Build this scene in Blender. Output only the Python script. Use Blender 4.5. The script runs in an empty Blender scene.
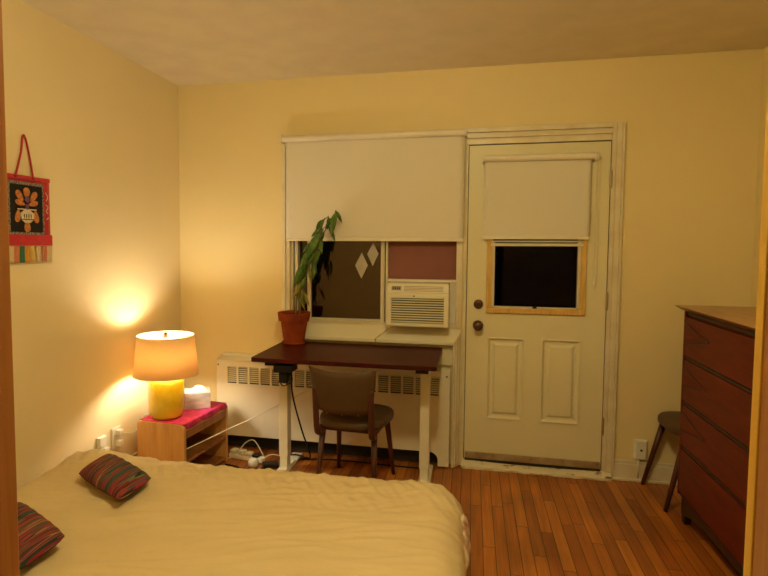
import bpy, math, random
from mathutils import Vector, Matrix, noise, Euler
random.seed(7)
S = bpy.context.scene
COL = S.collection
PI = math.pi

# ------------------------------------------------------------------ materials
def mat(name, col, rough=.6, metal=0, col2=None, nscale=6, stretch=(1,1,1), bump=0, bscale=60, spec=.5, detail=3, coat=0, trans=0, emit=None):
    m = bpy.data.materials.new(name); m.use_nodes = True
    nt = m.node_tree; n = nt.nodes; l = nt.links
    b = n['Principled BSDF']
    b.inputs['Roughness'].default_value = rough
    b.inputs['Metallic'].default_value = metal
    b.inputs['Specular IOR Level'].default_value = spec
    b.inputs['Coat Weight'].default_value = coat
    tc = n.new('ShaderNodeTexCoord'); mp = n.new('ShaderNodeMapping'); mp.inputs['Scale'].default_value = stretch
    l.new(tc.outputs['Object'], mp.inputs['Vector'])
    nz = n.new('ShaderNodeTexNoise'); nz.inputs['Scale'].default_value = nscale; nz.inputs['Detail'].default_value = detail
    l.new(mp.outputs[0], nz.inputs['Vector'])
    r = n.new('ShaderNodeValToRGB')
    c2 = col2 or tuple(c*.93 for c in col)
    r.color_ramp.elements[0].position = .35; r.color_ramp.elements[1].position = .65
    r.color_ramp.elements[0].color = (*c2, 1); r.color_ramp.elements[1].color = (*col, 1)
    l.new(nz.outputs['Fac'], r.inputs[0]); l.new(r.outputs[0], b.inputs['Base Color'])
    if bump:
        nb = n.new('ShaderNodeTexNoise'); nb.inputs['Scale'].default_value = bscale; nb.inputs['Detail'].default_value = 4
        l.new(mp.outputs[0], nb.inputs['Vector'])
        bp = n.new('ShaderNodeBump'); bp.inputs['Strength'].default_value = bump; bp.inputs['Distance'].default_value = .01
        l.new(nb.outputs['Fac'], bp.inputs['Height']); l.new(bp.outputs[0], b.inputs['Normal'])
    if emit:
        b.inputs['Emission Color'].default_value = (*emit[0], 1); b.inputs['Emission Strength'].default_value = emit[1]
    if trans:
        out = n['Material Output']
        t = n.new('ShaderNodeBsdfTranslucent'); l.new(r.outputs[0], t.inputs['Color'])
        mx = n.new('ShaderNodeMixShader'); mx.inputs[0].default_value = trans
        l.new(b.outputs[0], mx.inputs[1]); l.new(t.outputs[0], mx.inputs[2]); l.new(mx.outputs[0], out.inputs[0])
    return m

M = {}
M['wall'] = mat('wall_paint', (.84,.70,.38), .55, bump=.05, bscale=35, col2=(.83,.69,.37), nscale=2)
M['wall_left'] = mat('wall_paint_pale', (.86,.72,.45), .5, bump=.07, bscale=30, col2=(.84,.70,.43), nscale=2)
M['ceil'] = mat('ceiling_paint', (.83,.74,.56), .7, bump=.04, bscale=40)
M['white'] = mat('white_paint', (.80,.74,.56), .4, col2=(.76,.69,.50), nscale=5, bump=.03, bscale=30)
M['trimw'] = mat('trim_paint', (.80,.73,.55), .38, col2=(.72,.62,.42), nscale=9, bump=.06, bscale=25)
M['door'] = mat('door_paint', (.80,.74,.50), .4, col2=(.77,.71,.46), nscale=3, bump=.02)
M['chipped'] = mat('chipped_paint', (.75,.66,.45), .5, col2=(.22,.15,.08), nscale=9, stretch=(1,3,3), bump=.2, bscale=20, detail=6)
for q in M['chipped'].node_tree.nodes:
    if q.type=='VALTORGB': q.color_ramp.elements[0].position=.36; q.color_ramp.elements[1].position=.41
M['sweep'] = mat('sweep', (.42,.32,.18), .5, col2=(.3,.2,.1), nscale=14)
M['blind'] = mat('blind_fabric', (.86,.80,.68), .8, col2=(.85,.79,.66), nscale=3, trans=.12)
M['blindbar'] = mat('blind_bar', (.86,.79,.66), .5)
M['dooryellow'] = mat('varnished_stop', (.75,.52,.17), .35, col2=(.6,.36,.09), nscale=8, stretch=(6,6,1))
M['alu'] = mat('sash_metal', (.72,.66,.50), .35, .1)
M['rubber'] = mat('dark_seal', (.02,.018,.016), .5)
M['heater'] = mat('heater_enamel', (.80,.74,.58), .38, col2=(.78,.71,.54), nscale=4)
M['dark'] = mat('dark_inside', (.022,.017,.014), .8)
M['louvre'] = mat('louvre_brown', (.34,.25,.17), .5)
M['desk'] = mat('desk_top', (.085,.012,.008), .4, spec=.12, col2=(.045,.008,.006), nscale=5, stretch=(1,14,1), detail=6, bump=.02)
M['deskleg'] = mat('desk_leg', (.84,.80,.64), .35)
M['black'] = mat('black_plastic', (.012,.011,.011), .4, spec=.2)
M['vinyl'] = mat('brown_vinyl', (.105,.058,.028), .45, spec=.3, col2=(.085,.045,.02), bump=.12, bscale=180)
M['chairwood'] = mat('chair_wood', (.10,.028,.014), .4, spec=.35, col2=(.06,.02,.012), nscale=10, stretch=(5,5,1))
M['dkwood'] = mat('dresser_wood', (.15,.019,.005), .5, spec=.2, col2=(.10,.012,.004), nscale=5, stretch=(8,1,8), detail=6)
M['dktop'] = mat('dresser_top', (.42,.22,.09), .3, col2=(.32,.15,.05), nscale=5, stretch=(8,1,8), detail=6)
M['dkedge'] = mat('dresser_edge', (.03,.01,.006), .45)
M['pine'] = mat('pine', (.74,.41,.13), .4, col2=(.62,.31,.085), nscale=4, stretch=(7,7,.8), detail=6)
M['pine2'] = mat('pine_dark', (.40,.17,.055), .45, col2=(.30,.11,.035), nscale=4, stretch=(7,7,.8), detail=6)
M['jambL'] = mat('door_frame_wood', (.50,.20,.05), .35, col2=(.36,.12,.03), nscale=5, stretch=(14,14,.7), detail=6)
M['casing'] = mat('casing_wood', (.95,.58,.07), .4, col2=(.86,.48,.05), nscale=5, stretch=(14,14,.7), detail=6)
M['pink'] = mat('pink_cloth', (.74,.045,.20), .8, col2=(.45,.02,.12), nscale=14, bump=.2, bscale=200)
M['ceramic'] = mat('yellow_ceramic', (.72,.52,.02), .22, col2=(.62,.43,.014), nscale=18, bump=.12, bscale=35, coat=.3)
M['shade'] = mat('shade_linen', (.90,.66,.34), .85, col2=(.87,.62,.31), nscale=60, stretch=(1,1,6), trans=.19)
M['shadein'] = mat('shade_trim', (.9,.82,.66), .8, trans=.3)
M['brass'] = mat('brass', (.55,.40,.18), .3, .9)
M['bronze'] = mat('knob_bronze', (.14,.075,.045), .3, .7)
M['steel'] = mat('hinge_steel', (.45,.36,.22), .4, .6)
M['tissue'] = mat('tissue_paper', (.92,.88,.80), .9)
M['tbox'] = mat('tissue_card', (.66,.62,.58), .45, col2=(.34,.30,.29), nscale=7, stretch=(1,2,3), detail=8)
M['plastic'] = mat('white_plastic', (.84,.79,.66), .35)
M['ac'] = mat('ac_plastic', (.82,.76,.58), .4, col2=(.80,.73,.55), nscale=3)
M['maroon'] = mat('maroon_board', (.25,.085,.065), .6, col2=(.22,.07,.055), nscale=3)
M['terra'] = mat('terracotta', (.32,.055,.010), .75, spec=.2, col2=(.22,.036,.008), nscale=9, bump=.06)
M['soil'] = mat('soil', (.03,.018,.01), .95, bump=.8, bscale=80)
M['leaf'] = mat('leaf_green', (.15,.26,.035), .4, col2=(.05,.13,.018), nscale=14, trans=.2)
M['leafy'] = mat('leaf_yellow', (.36,.32,.05), .5, col2=(.16,.20,.03), nscale=16, trans=.2)
M['stem'] = mat('stem', (.20,.20,.06), .6, col2=(.12,.10,.04))
M['red'] = mat('red_satin', (.55,.012,.02), .4, col2=(.42,.008,.02), nscale=10, bump=.1)
M['redtop'] = mat('pink_red_satin', (.60,.03,.045), .35, col2=(.5,.015,.025), nscale=30)
M['blackcloth'] = mat('black_brocade', (.012,.010,.010), .6, spec=.2)
M['silver'] = mat('brocade_border', (.42,.36,.30), .4, .3, col2=(.06,.05,.05), nscale=120)
M['orange'] = mat('orange_thread', (.62,.24,.05), .6, col2=(.42,.12,.03), nscale=60)
M['cream'] = mat('cream_thread', (.75,.66,.48), .6, col2=(.6,.48,.3), nscale=80)
M['purple'] = mat('purple_thread', (.16,.05,.14), .6)
for k, c in dict(f_yellow=(.72,.5,.12), f_green=(.02,.16,.08), f_orange=(.75,.34,.03), f_cream=(.72,.55,.30), f_salmon=(.65,.22,.10)).items():
    M[k] = mat('ribbon_'+k, c, .6, col2=tuple(x*.8 for x in c), nscale=60, stretch=(1,12,1))
M['quilt'] = mat('quilt_print', (.72,.62,.45), .85, col2=(.36,.15,.07), nscale=22, detail=1)
M['mattress'] = mat('mattress', (.75,.68,.55), .85)
M['pale_sheet'] = mat('diamond_sheet', (.42,.40,.34), .35, col2=(.5,.47,.40), nscale=8)
M['bulb'] = mat('bulb_glass', (1,1,1), .3, emit=((1,.93,.74), 98))
M['fillglow'] = mat('fill_globe', (1,1,1), .3, emit=((1,.85,.43), 83))  # glow of the added ceiling fill light

# bedspread
def mat_bed():
    m = mat('bedspread_cotton', (.67,.525,.295), .85, col2=(.64,.495,.27), nscale=3, bump=.30, bscale=14, stretch=(1,2.6,1))
    return m
M['bed'] = mat_bed()

def mat_glass(name, refl):
    m = bpy.data.materials.new(name); m.use_nodes = True
    nt = m.node_tree; n = nt.nodes; l = nt.links; n.remove(n['Principled BSDF'])
    g = n.new('ShaderNodeBsdfGlossy'); g.inputs['Roughness'].default_value = .015; g.inputs['Color'].default_value = (.95,.74,.62,1)
    t = n.new('ShaderNodeBsdfTransparent'); t.inputs['Color'].default_value = (.8,.8,.8,1)
    f = n.new('ShaderNodeFresnel'); f.inputs['IOR'].default_value = refl
    mx = n.new('ShaderNodeMixShader')
    l.new(f.outputs[0], mx.inputs[0]); l.new(t.outputs[0], mx.inputs[1]); l.new(g.outputs[0], mx.inputs[2])
    l.new(mx.outputs[0], n['Material Output'].inputs[0])
    return m
M['glass'] = mat_glass('window_glass', 1.75)
M['glassd'] = mat_glass('door_glass', 1.16)

def mat_floor():
    m = bpy.data.materials.new('oak_strip_floor'); m.use_nodes = True
    nt = m.node_tree; n = nt.nodes; l = nt.links; b = n['Principled BSDF']
    def math_(op, a, bb=None, v=None):
        x = n.new('ShaderNodeMath'); x.operation = op
        if hasattr(a, 'default_value') or a.__class__.__name__.startswith('NodeSocket'): l.new(a, x.inputs[0])
        else: x.inputs[0].default_value = a
        if bb is not None:
            if isinstance(bb, (int, float)): x.inputs[1].default_value = bb
            else: l.new(bb, x.inputs[1])
        return x.outputs[0]
    tc = n.new('ShaderNodeTexCoord'); sp = n.new('ShaderNodeSeparateXYZ'); l.new(tc.outputs['Object'], sp.inputs[0])
    row = math_('DIVIDE', sp.outputs['X'], .0572)
    rf = math_('FLOOR', row); rfr = math_('FRACT', row)
    wn = n.new('ShaderNodeTexWhiteNoise'); wn.noise_dimensions = '1D'; l.new(rf, wn.inputs['W'])
    off = math_('MULTIPLY', wn.outputs['Value'], 7.3)
    yy = math_('ADD', math_('DIVIDE', sp.outputs['Y'], .72), off)
    cf = math_('FLOOR', yy); cfr = math_('FRACT', yy)
    cv = n.new('ShaderNodeCombineXYZ'); l.new(rf, cv.inputs[0]); l.new(cf, cv.inputs[1])
    w2 = n.new('ShaderNodeTexWhiteNoise'); w2.noise_dimensions = '2D'; l.new(cv.outputs[0], w2.inputs['Vector'])
    r = n.new('ShaderNodeValToRGB'); e = r.color_ramp.elements
    e[0].position = 0; e[0].color = (.33,.085,.012,1); e[1].position = 1; e[1].color = (.56,.19,.026,1)
    x = e.new(.5); x.color = (.44,.135,.018,1)
    l.new(w2.outputs['Value'], r.inputs[0])
    # grain
    mp = n.new('ShaderNodeMapping'); mp.inputs['Scale'].default_value = (40,2.2,1)
    add = n.new('ShaderNodeVectorMath'); add.operation = 'ADD'
    sc = n.new('ShaderNodeVectorMath'); sc.operation = 'SCALE'; sc.inputs['Scale'].default_value = 5; l.new(w2.outputs['Color'], sc.inputs[0])
    l.new(tc.outputs['Object'], mp.inputs['Vector']); l.new(mp.outputs[0], add.inputs[0]); l.new(sc.outputs[0], add.inputs[1])
    nz = n.new('ShaderNodeTexNoise'); nz.inputs['Scale'].default_value = 1.4; nz.inputs['Detail'].default_value = 6; l.new(add.outputs[0], nz.inputs['Vector'])
    gm = n.new('ShaderNodeMapRange'); gm.inputs['From Min'].default_value = .3; gm.inputs['From Max'].default_value = .7
    gm.inputs['To Min'].default_value = .72; gm.inputs['To Max'].default_value = 1.12; l.new(nz.outputs['Fac'], gm.inputs['Value'])
    # seams
    a1 = math_('LESS_THAN', rfr, .06); a2 = math_('LESS_THAN', cfr, .006)
    seam = math_('MAXIMUM', a1, a2)
    inv = math_('SUBTRACT', 1.0, math_('MULTIPLY', seam, .9))
    # worn patches
    n2 = n.new('ShaderNodeTexNoise'); n2.inputs['Scale'].default_value = 2.6; n2.inputs['Detail'].default_value = 5; l.new(tc.outputs['Object'], n2.inputs['Vector'])
    g2 = n.new('ShaderNodeMapRange'); g2.inputs['From Min'].default_value = .35; g2.inputs['From Max'].default_value = .65
    g2.inputs['To Min'].default_value = .78; g2.inputs['To Max'].default_value = 1.1; l.new(n2.outputs['Fac'], g2.inputs['Value'])
    k = math_('MULTIPLY', math_('MULTIPLY', gm.outputs[0], inv), g2.outputs[0])
    vm = n.new('ShaderNodeVectorMath'); vm.operation = 'SCALE'; l.new(r.outputs[0], vm.inputs[0]); l.new(k, vm.inputs['Scale'])
    l.new(vm.outputs[0], b.inputs['Base Color'])
    b.inputs['Roughness'].default_value = .38
    bp = n.new('ShaderNodeBump'); bp.inputs['Strength'].default_value = .25; bp.inputs['Distance'].default_value = .003
    l.new(k, bp.inputs['Height']); l.new(bp.outputs[0], b.inputs['Normal'])
    return m
M['floor'] = mat_floor()

def mat_stripes(name, seed):
    m = bpy.data.materials.new(name); m.use_nodes = True
    nt = m.node_tree; n = nt.nodes; l = nt.links; b = n['Principled BSDF']; b.inputs['Roughness'].default_value = .95
    uv = n.new('ShaderNodeUVMap'); mp = n.new('ShaderNodeMapping'); mp.inputs['Scale'].default_value = (12, .22, 1); mp.inputs['Location'].default_value = (seed, seed*2, 0)
    l.new(uv.outputs[0], mp.inputs['Vector'])
    nz = n.new('ShaderNodeTexNoise'); nz.inputs['Scale'].default_value = 1; nz.inputs['Detail'].default_value = 2; l.new(mp.outputs[0], nz.inputs['Vector'])
    r = n.new('ShaderNodeValToRGB'); r.color_ramp.interpolation = 'CONSTANT'; e = r.color_ramp.elements
    cols = [(.0,(.04,.08,.06)),(.34,(.015,.012,.012)),(.37,(.16,.20,.09)),(.40,(.26,.015,.03)),(.44,(.02,.035,.03)),(.465,(.40,.05,.03)),(.50,(.06,.10,.07)),(.525,(.36,.03,.06)),(.555,(.018,.015,.012)),(.585,(.40,.20,.08)),(.61,(.20,.012,.04)),(.65,(.03,.05,.04))]
    e[0].position = 0; e[0].color = (*cols[0][1],1); e[1].position = cols[1][0]; e[1].color = (*cols[1][1],1)
    for p, c in cols[2:]:
        x = e.new(p); x.color = (*[q*.78 for q in c],1)
    l.new(nz.outputs['Fac'], r.inputs[0]); l.new(r.outputs[0], b.inputs['Base Color'])
    w = n.new('ShaderNodeTexWave'); w.inputs['Scale'].default_value = 5.5; w.bands_direction = 'X'; w.inputs['Distortion'].default_value = .6
    l.new(uv.outputs[0], w.inputs['Vector'])
    n2 = n.new('ShaderNodeTexNoise'); n2.inputs['Scale'].default_value = 90; l.new(uv.outputs[0], n2.inputs['Vector'])
    ad = n.new('ShaderNodeMath'); ad.operation = 'ADD'; l.new(w.outputs['Fac'], ad.inputs[0]); l.new(n2.outputs['Fac'], ad.inputs[1])
    bp = n.new('ShaderNodeBump'); bp.inputs['Strength'].default_value = .6; bp.inputs['Distance'].default_value = .004
    l.new(ad.outputs[0], bp.inputs['Height']); l.new(bp.outputs[0], b.inputs['Normal'])
    return m
M['stripe'] = mat_stripes('woven_stripes', 1.3)
M['stripe2'] = mat_stripes('woven_stripes_b', 6.1)

# ------------------------------------------------------------------ mesh builder
class MB:
    def __init__(s): s.v = []; s.f = []; s.uv = None
    def quadbox(s, P):   # 8 points: bottom 4 ccw, top 4 ccw
        k = len(s.v); s.v += [Vector(p) for p in P]
        for q in ((0,3,2,1),(4,5,6,7),(0,1,5,4),(1,2,6,5),(2,3,7,6),(3,0,4,7)): s.f.append([k+i for i in q])
        return s
    def box(s, a, b):
        x0,x1 = sorted((a[0],b[0])); y0,y1 = sorted((a[1],b[1])); z0,z1 = sorted((a[2],b[2]))
        return s.quadbox([(x0,y0,z0),(x1,y0,z0),(x1,y1,z0),(x0,y1,z0),(x0,y0,z1),(x1,y0,z1),(x1,y1,z1),(x0,y1,z1)])
    def lathe(s, prof, c=(0,0,0), n=40, axis='Z', sy=1, caps=True):
        k = len(s.v); m = len(prof)
        for r, h in prof:
            for i in range(n):
                a = 2*PI*i/n; x, y = r*math.cos(a), r*math.sin(a)*sy
                p = {'Z':(x,y,h),'Y':(x,h,y),'X':(h,x,y)}[axis]
                s.v.append(Vector(c)+Vector(p))
        fl = axis == 'Y'
        for j in range(m-1):
            for i in range(n):
                q = [k+j*n+i, k+j*n+(i+1)%n, k+(j+1)*n+(i+1)%n, k+(j+1)*n+i]
                s.f.append(q[::-1] if fl else q)
        if caps:
            a = [k+i for i in range(n)][::-1]; b = [k+(m-1)*n+i for i in range(n)]
            s.f.append(a[::-1] if fl else a); s.f.append(b[::-1] if fl else b)
        return s
    def tube(s, pts, r=.003, n=8, smooth=6, taper=None, sq=1):
        P = [Vector(p) for p in pts]
        if smooth and len(P) > 2:
            Q = []
            for i in range(len(P)-1):
                p0 = P[max(i-1,0)]; p1 = P[i]; p2 = P[i+1]; p3 = P[min(i+2,len(P)-1)]
                for t in range(smooth):
                    t /= smooth
                    Q.append(.5*((2*p1)+(-p0+p2)*t+(2*p0-5*p1+4*p2-p3)*t*t+(-p0+3*p1-3*p2+p3)*t**3))
            Q.append(P[-1]); P = Q
        k = len(s.v); up = Vector((0,0,1)); m = len(P); nrm = None
        for i, p in enumerate(P):
            d = (P[min(i+1,m-1)]-P[max(i-1,0)]).normalized()
            if nrm is None:
                nrm = d.orthogonal() if abs(d.z) > .9 else d.cross(up).normalized()
            nrm = (nrm - d*nrm.dot(d)).normalized(); b = d.cross(nrm)
            rr = r if taper is None else r*(taper[0]+(taper[1]-taper[0])*i/(m-1))
            for j in range(n):
                a = 2*PI*j/n
                s.v.append(p + (nrm*math.cos(a) + b*math.sin(a)*sq)*rr)
        for i in range(m-1):
            for j in range(n):
                s.f.append([k+i*n+j, k+i*n+(j+1)%n, k+(i+1)*n+(j+1)%n, k+(i+1)*n+j])
        s.f.append([k+j for j in range(n)][::-1]); s.f.append([k+(m-1)*n+j for j in range(n)])
        return s
    def grid(s, fn, nu, nv, uv=False, closed=False):
        k = len(s.v)
        for i in range(nu+1):
            for j in range(nv+1): s.v.append(Vector(fn(i/nu, j/nv)))
        for i in range(nu):
            for j in range(nv):
                s.f.append([k+i*(nv+1)+j, k+(i+1)*(nv+1)+j, k+(i+1)*(nv+1)+j+1, k+i*(nv+1)+j+1])
        return s
    def prism(s, poly, fn0, fn1):  # poly 2D list; fn maps (u,v)->3D
        k = len(s.v); n = len(poly)
        s.v += [Vector(fn0(*p)) for p in poly] + [Vector(fn1(*p)) for p in poly]
        s.f.append([k+i for i in range(n)][::-1]); s.f.append([k+n+i for i in range(n)])
        for i in range(n): s.f.append([k+i, k+(i+1)%n, k+n+(i+1)%n, k+n+i])
        return s
    def build(s, name, m, parent=None, bevel=0, smooth=False, origin=None, solid=0, rot=None, uvf=None, sub=0, seg=2):
        me = bpy.data.meshes.new(name)
        o = bpy.data.objects.new(name, me); COL.objects.link(o)
        off = Vector(origin) if origin else Vector((0,0,0))
        me.from_pydata([tuple(v-off) for v in s.v], [], s.f)
        o.location = off
        me.materials.append(M[m] if isinstance(m, str) else m)
        import bmesh
        bm = bmesh.new(); bm.from_mesh(me); bmesh.ops.recalc_face_normals(bm, faces=bm.faces); bm.to_mesh(me); bm.free()
        if smooth:
            for p in me.polygons: p.use_smooth = True
        if uvf:
            L = me.uv_layers.new(name='UVMap')
            for lp in me.loops: L.data[lp.index].uv = uvf(lp.vertex_index)
        if solid:
            x = o.modifiers.new('s','SOLIDIFY'); x.thickness = solid; x.offset = 0
        if bevel:
            x = o.modifiers.new('b','BEVEL'); x.width = bevel; x.segments = seg; x.limit_method = 'ANGLE'; x.angle_limit = math.radians(40)
            x.harden_normals = False
            for p in me.polygons: p.use_smooth = True
            w = o.modifiers.new('w','WEIGHTED_NORMAL')
        if sub:
            x = o.modifiers.new('ss','SUBSURF'); x.levels = sub; x.render_levels = sub
        if parent: o.parent = parent
        return o

def root(name, loc, label, cat, group=None, rz=0):
    o = bpy.data.objects.new(name, None); COL.objects.link(o)
    o.empty_display_size = .1; o.location = loc; o.rotation_euler = (0,0,rz)
    tag(o, label, cat, group); return o
def tag(o, label, cat, group=None):
    o['label'] = label; o['category'] = cat
    if group: o['group'] = group
    return o
def struct(o): o['kind'] = 'structure'; return o
def sbox(name, m, *boxes, bevel=0, parent=None):
    b = MB()
    for a, c in boxes: b.box(a, c)
    o = b.build(name, m, parent, bevel=bevel)
    if not parent: struct(o)
    return o
def copy_tree(o, parent=None):
    c = o.copy(); COL.objects.link(c)
    if parent: c.parent = parent
    for ch in list(o.children): copy_tree(ch, c)
    return c

# ------------------------------------------------------------------ room shell
H = 2.548; XR = 3.62; YF = -3.13; YB = -3.25; HY = -4.9
sbox('floor', 'floor', ((-.1,HY-.1,-.05),(XR+.1,.12,0)))
sbox('ceiling', 'ceil', ((-.1,HY-.1,H),(XR+.1,.12,H+.05)))
sbox('wall_left', 'wall_left', ((-.1,HY-.1,0),(0,.12,H)))
sbox('wall_right', 'wall', ((XR,HY-.1,0),(XR+.1,.12,H)))
wx0, wx1, wz0, wz1 = .83, 1.985, .905, 2.10
dx0, dx1, dz1 = 2.010, 2.846, 2.068
sbox('wall_back', 'wall',
     ((0,0,0),(wx0,.12,H)), ((wx0,0,0),(wx1,.12,wz0)), ((wx0,0,wz1),(dx1,.12,H)), ((wx1,0,0),(dx0,.12,wz1)), ((dx1,0,0),(XR,.12,H)))
jl, jr, jz = 1.48, 2.302, 2.06
sbox('wall_front', 'wall', ((0,YB,0),(jl-.02,YF,H)), ((jr+.02,YB,0),(XR,YF,H)), ((jl-.02,YB,jz+.02),(jr+.02,YF,H)))
sbox('wall_hall', 'wall', ((0,HY-.1,0),(XR,HY,H)))
# hallway doorway wood lining and casing
sbox('trim_1', 'jambL', ((jl-.02,YB,0),(jl,YF,jz)), bevel=.002)
sbox('trim_2', 'jambL', ((jr,YB,0),(jr+.02,YF-.019,jz)), bevel=.002)
sbox('trim_3', 'jambL', ((jl-.02,YB,jz),(jr+.02,YF,jz+.02)), bevel=.002)
sbox('trim_4', 'casing', ((jl-.09,YF,0),(jl-.018,YF+.014,jz+.07)), bevel=.003)
sbox('trim_5', 'casing', ((jr,YF-.018,0),(jr+.09,YF,jz+.07)), bevel=.003)
sbox('trim_6', 'casing', ((jl-.018,YF,jz+.004),(jr,YF+.014,jz+.07)), bevel=.003)
# baseboards
b = MB(); b.box((2.912,-.016,0),(XR,0,.105)).box((2.912,-.011,.105),(XR,0,.125)).box((2.912,-.026,0),(XR,-.014,.016))
struct(b.build('baseboard_back', 'trimw', bevel=.003))
b = MB(); b.box((XR-.016,YF,0),(XR,-.03,.105)).box((XR-.011,YF,.105),(XR,-.03,.125))
struct(b.build('baseboard_right', 'trimw', bevel=.003))
b = MB(); b.box((0,YF,0),(.016,0,.105)).box((0,YF,.105),(.011,0,.125))
struct(b.build('baseboard_left', 'trimw', bevel=.003))
b = MB(); b.box((.017,-.016,0),(.315,0,.105)).box((.017,-.011,.105),(.315,0,.125))
struct(b.build('baseboard_back', 'trimw', bevel=.003))

# door casing (right and top), moulded in steps
def casing_v(name, x0, x1, z0, z1, flip=False):
    b = MB(); w = x1-x0
    st = ((0,.30,.014),(.30,.36,.0115),(.36,.78,.019),(.78,.82,.0165),(.82,1,.025))
    for a, c, d in st:
        if flip: a, c = 1-c, 1-a
        b.box((x0+a*w,-d,z0),(x0+c*w,0,z1))
    return struct(b.build(name, 'trimw', bevel=.002))
casing_v('trim_7', 2.846, 2.915, 0, 2.168)
b = MB()
for z0,z1,d in ((2.068,2.10,.014),(2.10,2.107,.008),(2.107,2.135,.019),(2.135,2.141,.012),(2.141,2.170,.026)):
    b.box((1.996,-d,z0),(2.845,0,z1))
struct(b.build('trim_8', 'trimw', bevel=.002))
b = MB(); b.box((1.996,-.024,.02),(2.010,0,2.068))
struct(b.build('trim_9', 'trimw', bevel=.003))
sbox('trim_10', 'rubber', ((2.0105,-.004,.05),(2.0145,.03,2.066)), ((2.842,-.004,.05),(2.8455,.03,2.066)), ((2.0145,-.004,2.0625),(2.842,.03,2.0675)))
# niche casing right of the heater running to the floor
b = MB()
wz=lambda x:.822+(x-1.945)/.045*.076-.002
wpoly=[(1.933,-.001),(1.933,-.068),(1.945,-.075),(1.951,-.060),(1.958,-.062),(1.966,-.040),(1.974,-.036),(1.982,-.014),(1.992,-.012),(1.992,-.001)]
b.prism(wpoly, lambda u,v:(u,v,.004), lambda u,v:(u,v,min(.898,wz(u))))
struct(b.build('trim_11', 'trimw', bevel=.002))
# window sill: sloping board and apron
b = MB()
b.quadbox([(.83,-.075,.80),(1.43,-.075,.80),(1.43,0,.80),(.83,0,.80),(.83,-.075,.822),(1.43,-.075,.822),(1.53,0,.898),(.83,0,.898)])
struct(b.build('trim_12', 'white', bevel=.002))
b = MB()
b.quadbox([(1.436,-.075,.80),(1.932,-.075,.80),(1.932,0,.80),(1.436,0,.80),(1.436,-.075,.822),(1.945,-.075,.822),(1.99,0,.898),(1.536,0,.898)])
struct(b.build('trim_13', 'white', bevel=.002))
b = MB(); b.box((.83,-.022,.66),(1.932,0,.80)).box((.83,-.030,.775),(1.932,-.02,.785))
struct(b.build('trim_14', 'trimw', bevel=.002))

# ------------------------------------------------------------------ window
w = root('window_1', (1.41,.03,.905), '', ''); del w['label']; del w['category']; struct(w)
def wp(b, name, m, **k): 
    b2 = MB(); b2.v = [v-Vector((1.41,.03,.905)) for v in b.v]; b2.f = b.f
    return b2.build(name, m, w, **k)
b = MB(); b.box((.775,-.022,.86),(.80,0,2.15)).box((.80,-.014,.86),(.83,0,2.10)).box((.80,-.022,2.10),(1.99,0,2.15)).box((1.945,-.016,.90),(1.985,0,2.10))
wp(b, 'window_casing', 'trimw', bevel=.003)
b = MB(); b.box((.83,0,.905),(.85,.09,2.10)).box((.856,.01,.905),(.880,.09,2.10)).box((1.962,0,.905),(1.985,.09,2.10)).box((.83,0,.905),(1.985,.09,.925)).box((.83,0,2.08),(1.985,.09,2.10))
b.box((1.487,.0,.925),(1.502,.08,2.08))
wp(b, 'window_frame', 'alu', bevel=.003)
b = MB(); b.box((.880,.055,.925),(.884,.08,2.08)).box((1.479,.03,.925),(1.487,.08,2.08))
wp(b, 'window_seal', 'rubber')
# sliding sash with the dark pane
b = MB(); b.box((.945,.015,.925),(.972,.045,2.08)).box((1.452,.012,.925),(1.478,.045,2.08)).box((.972,.015,.925),(1.452,.045,.938)).box((.972,.015,2.05),(1.452,.045,2.08))
wp(b, 'window_sash', 'alu', bevel=.003)
b = MB(); b.box((.972,.028,.938),(1.452,.032,2.05)); wp(b, 'window_pane', 'glass')
b = MB(); b.box((.884,.062,.925),(.945,.066,2.08)); wp(b, 'window_pane', 'glass')
# maroon board filling the right opening above the air conditioner
b = MB(); b.box((1.503,.03,1.20),(1.961,.045,2.08)); wp(b, 'filler_board', 'maroon')
b = MB()
for i in range(10):
    x = 1.906+i*.0055
    b.box((x,-.0 if i%2 else .006,.927),(x+.005,.05,1.20))
wp(b, 'accordion_panel', 'plastic')
b = MB(); b.box((1.503,-.01,1.196),(1.961,.05,1.212)); wp(b, 'panel_rail', 'plastic', bevel=.002)

# thin pale diamond sheets just in front of the pane
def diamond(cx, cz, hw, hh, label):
    o = MB().prism([(-hw,0),(0,-hh),(hw,.03*hh),(0.05*hw,hh)], lambda u,v:(cx+u,.0225,cz+v), lambda u,v:(cx+u,.0265,cz+v)).build('pane_diamond', 'pale_sheet', origin=(cx,.025,cz))
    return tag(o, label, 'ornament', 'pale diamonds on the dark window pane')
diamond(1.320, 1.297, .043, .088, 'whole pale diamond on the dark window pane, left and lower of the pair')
diamond(1.397, 1.374, .038, .078, 'pale diamond beside the window sash bar, right and higher of the pair')

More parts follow.
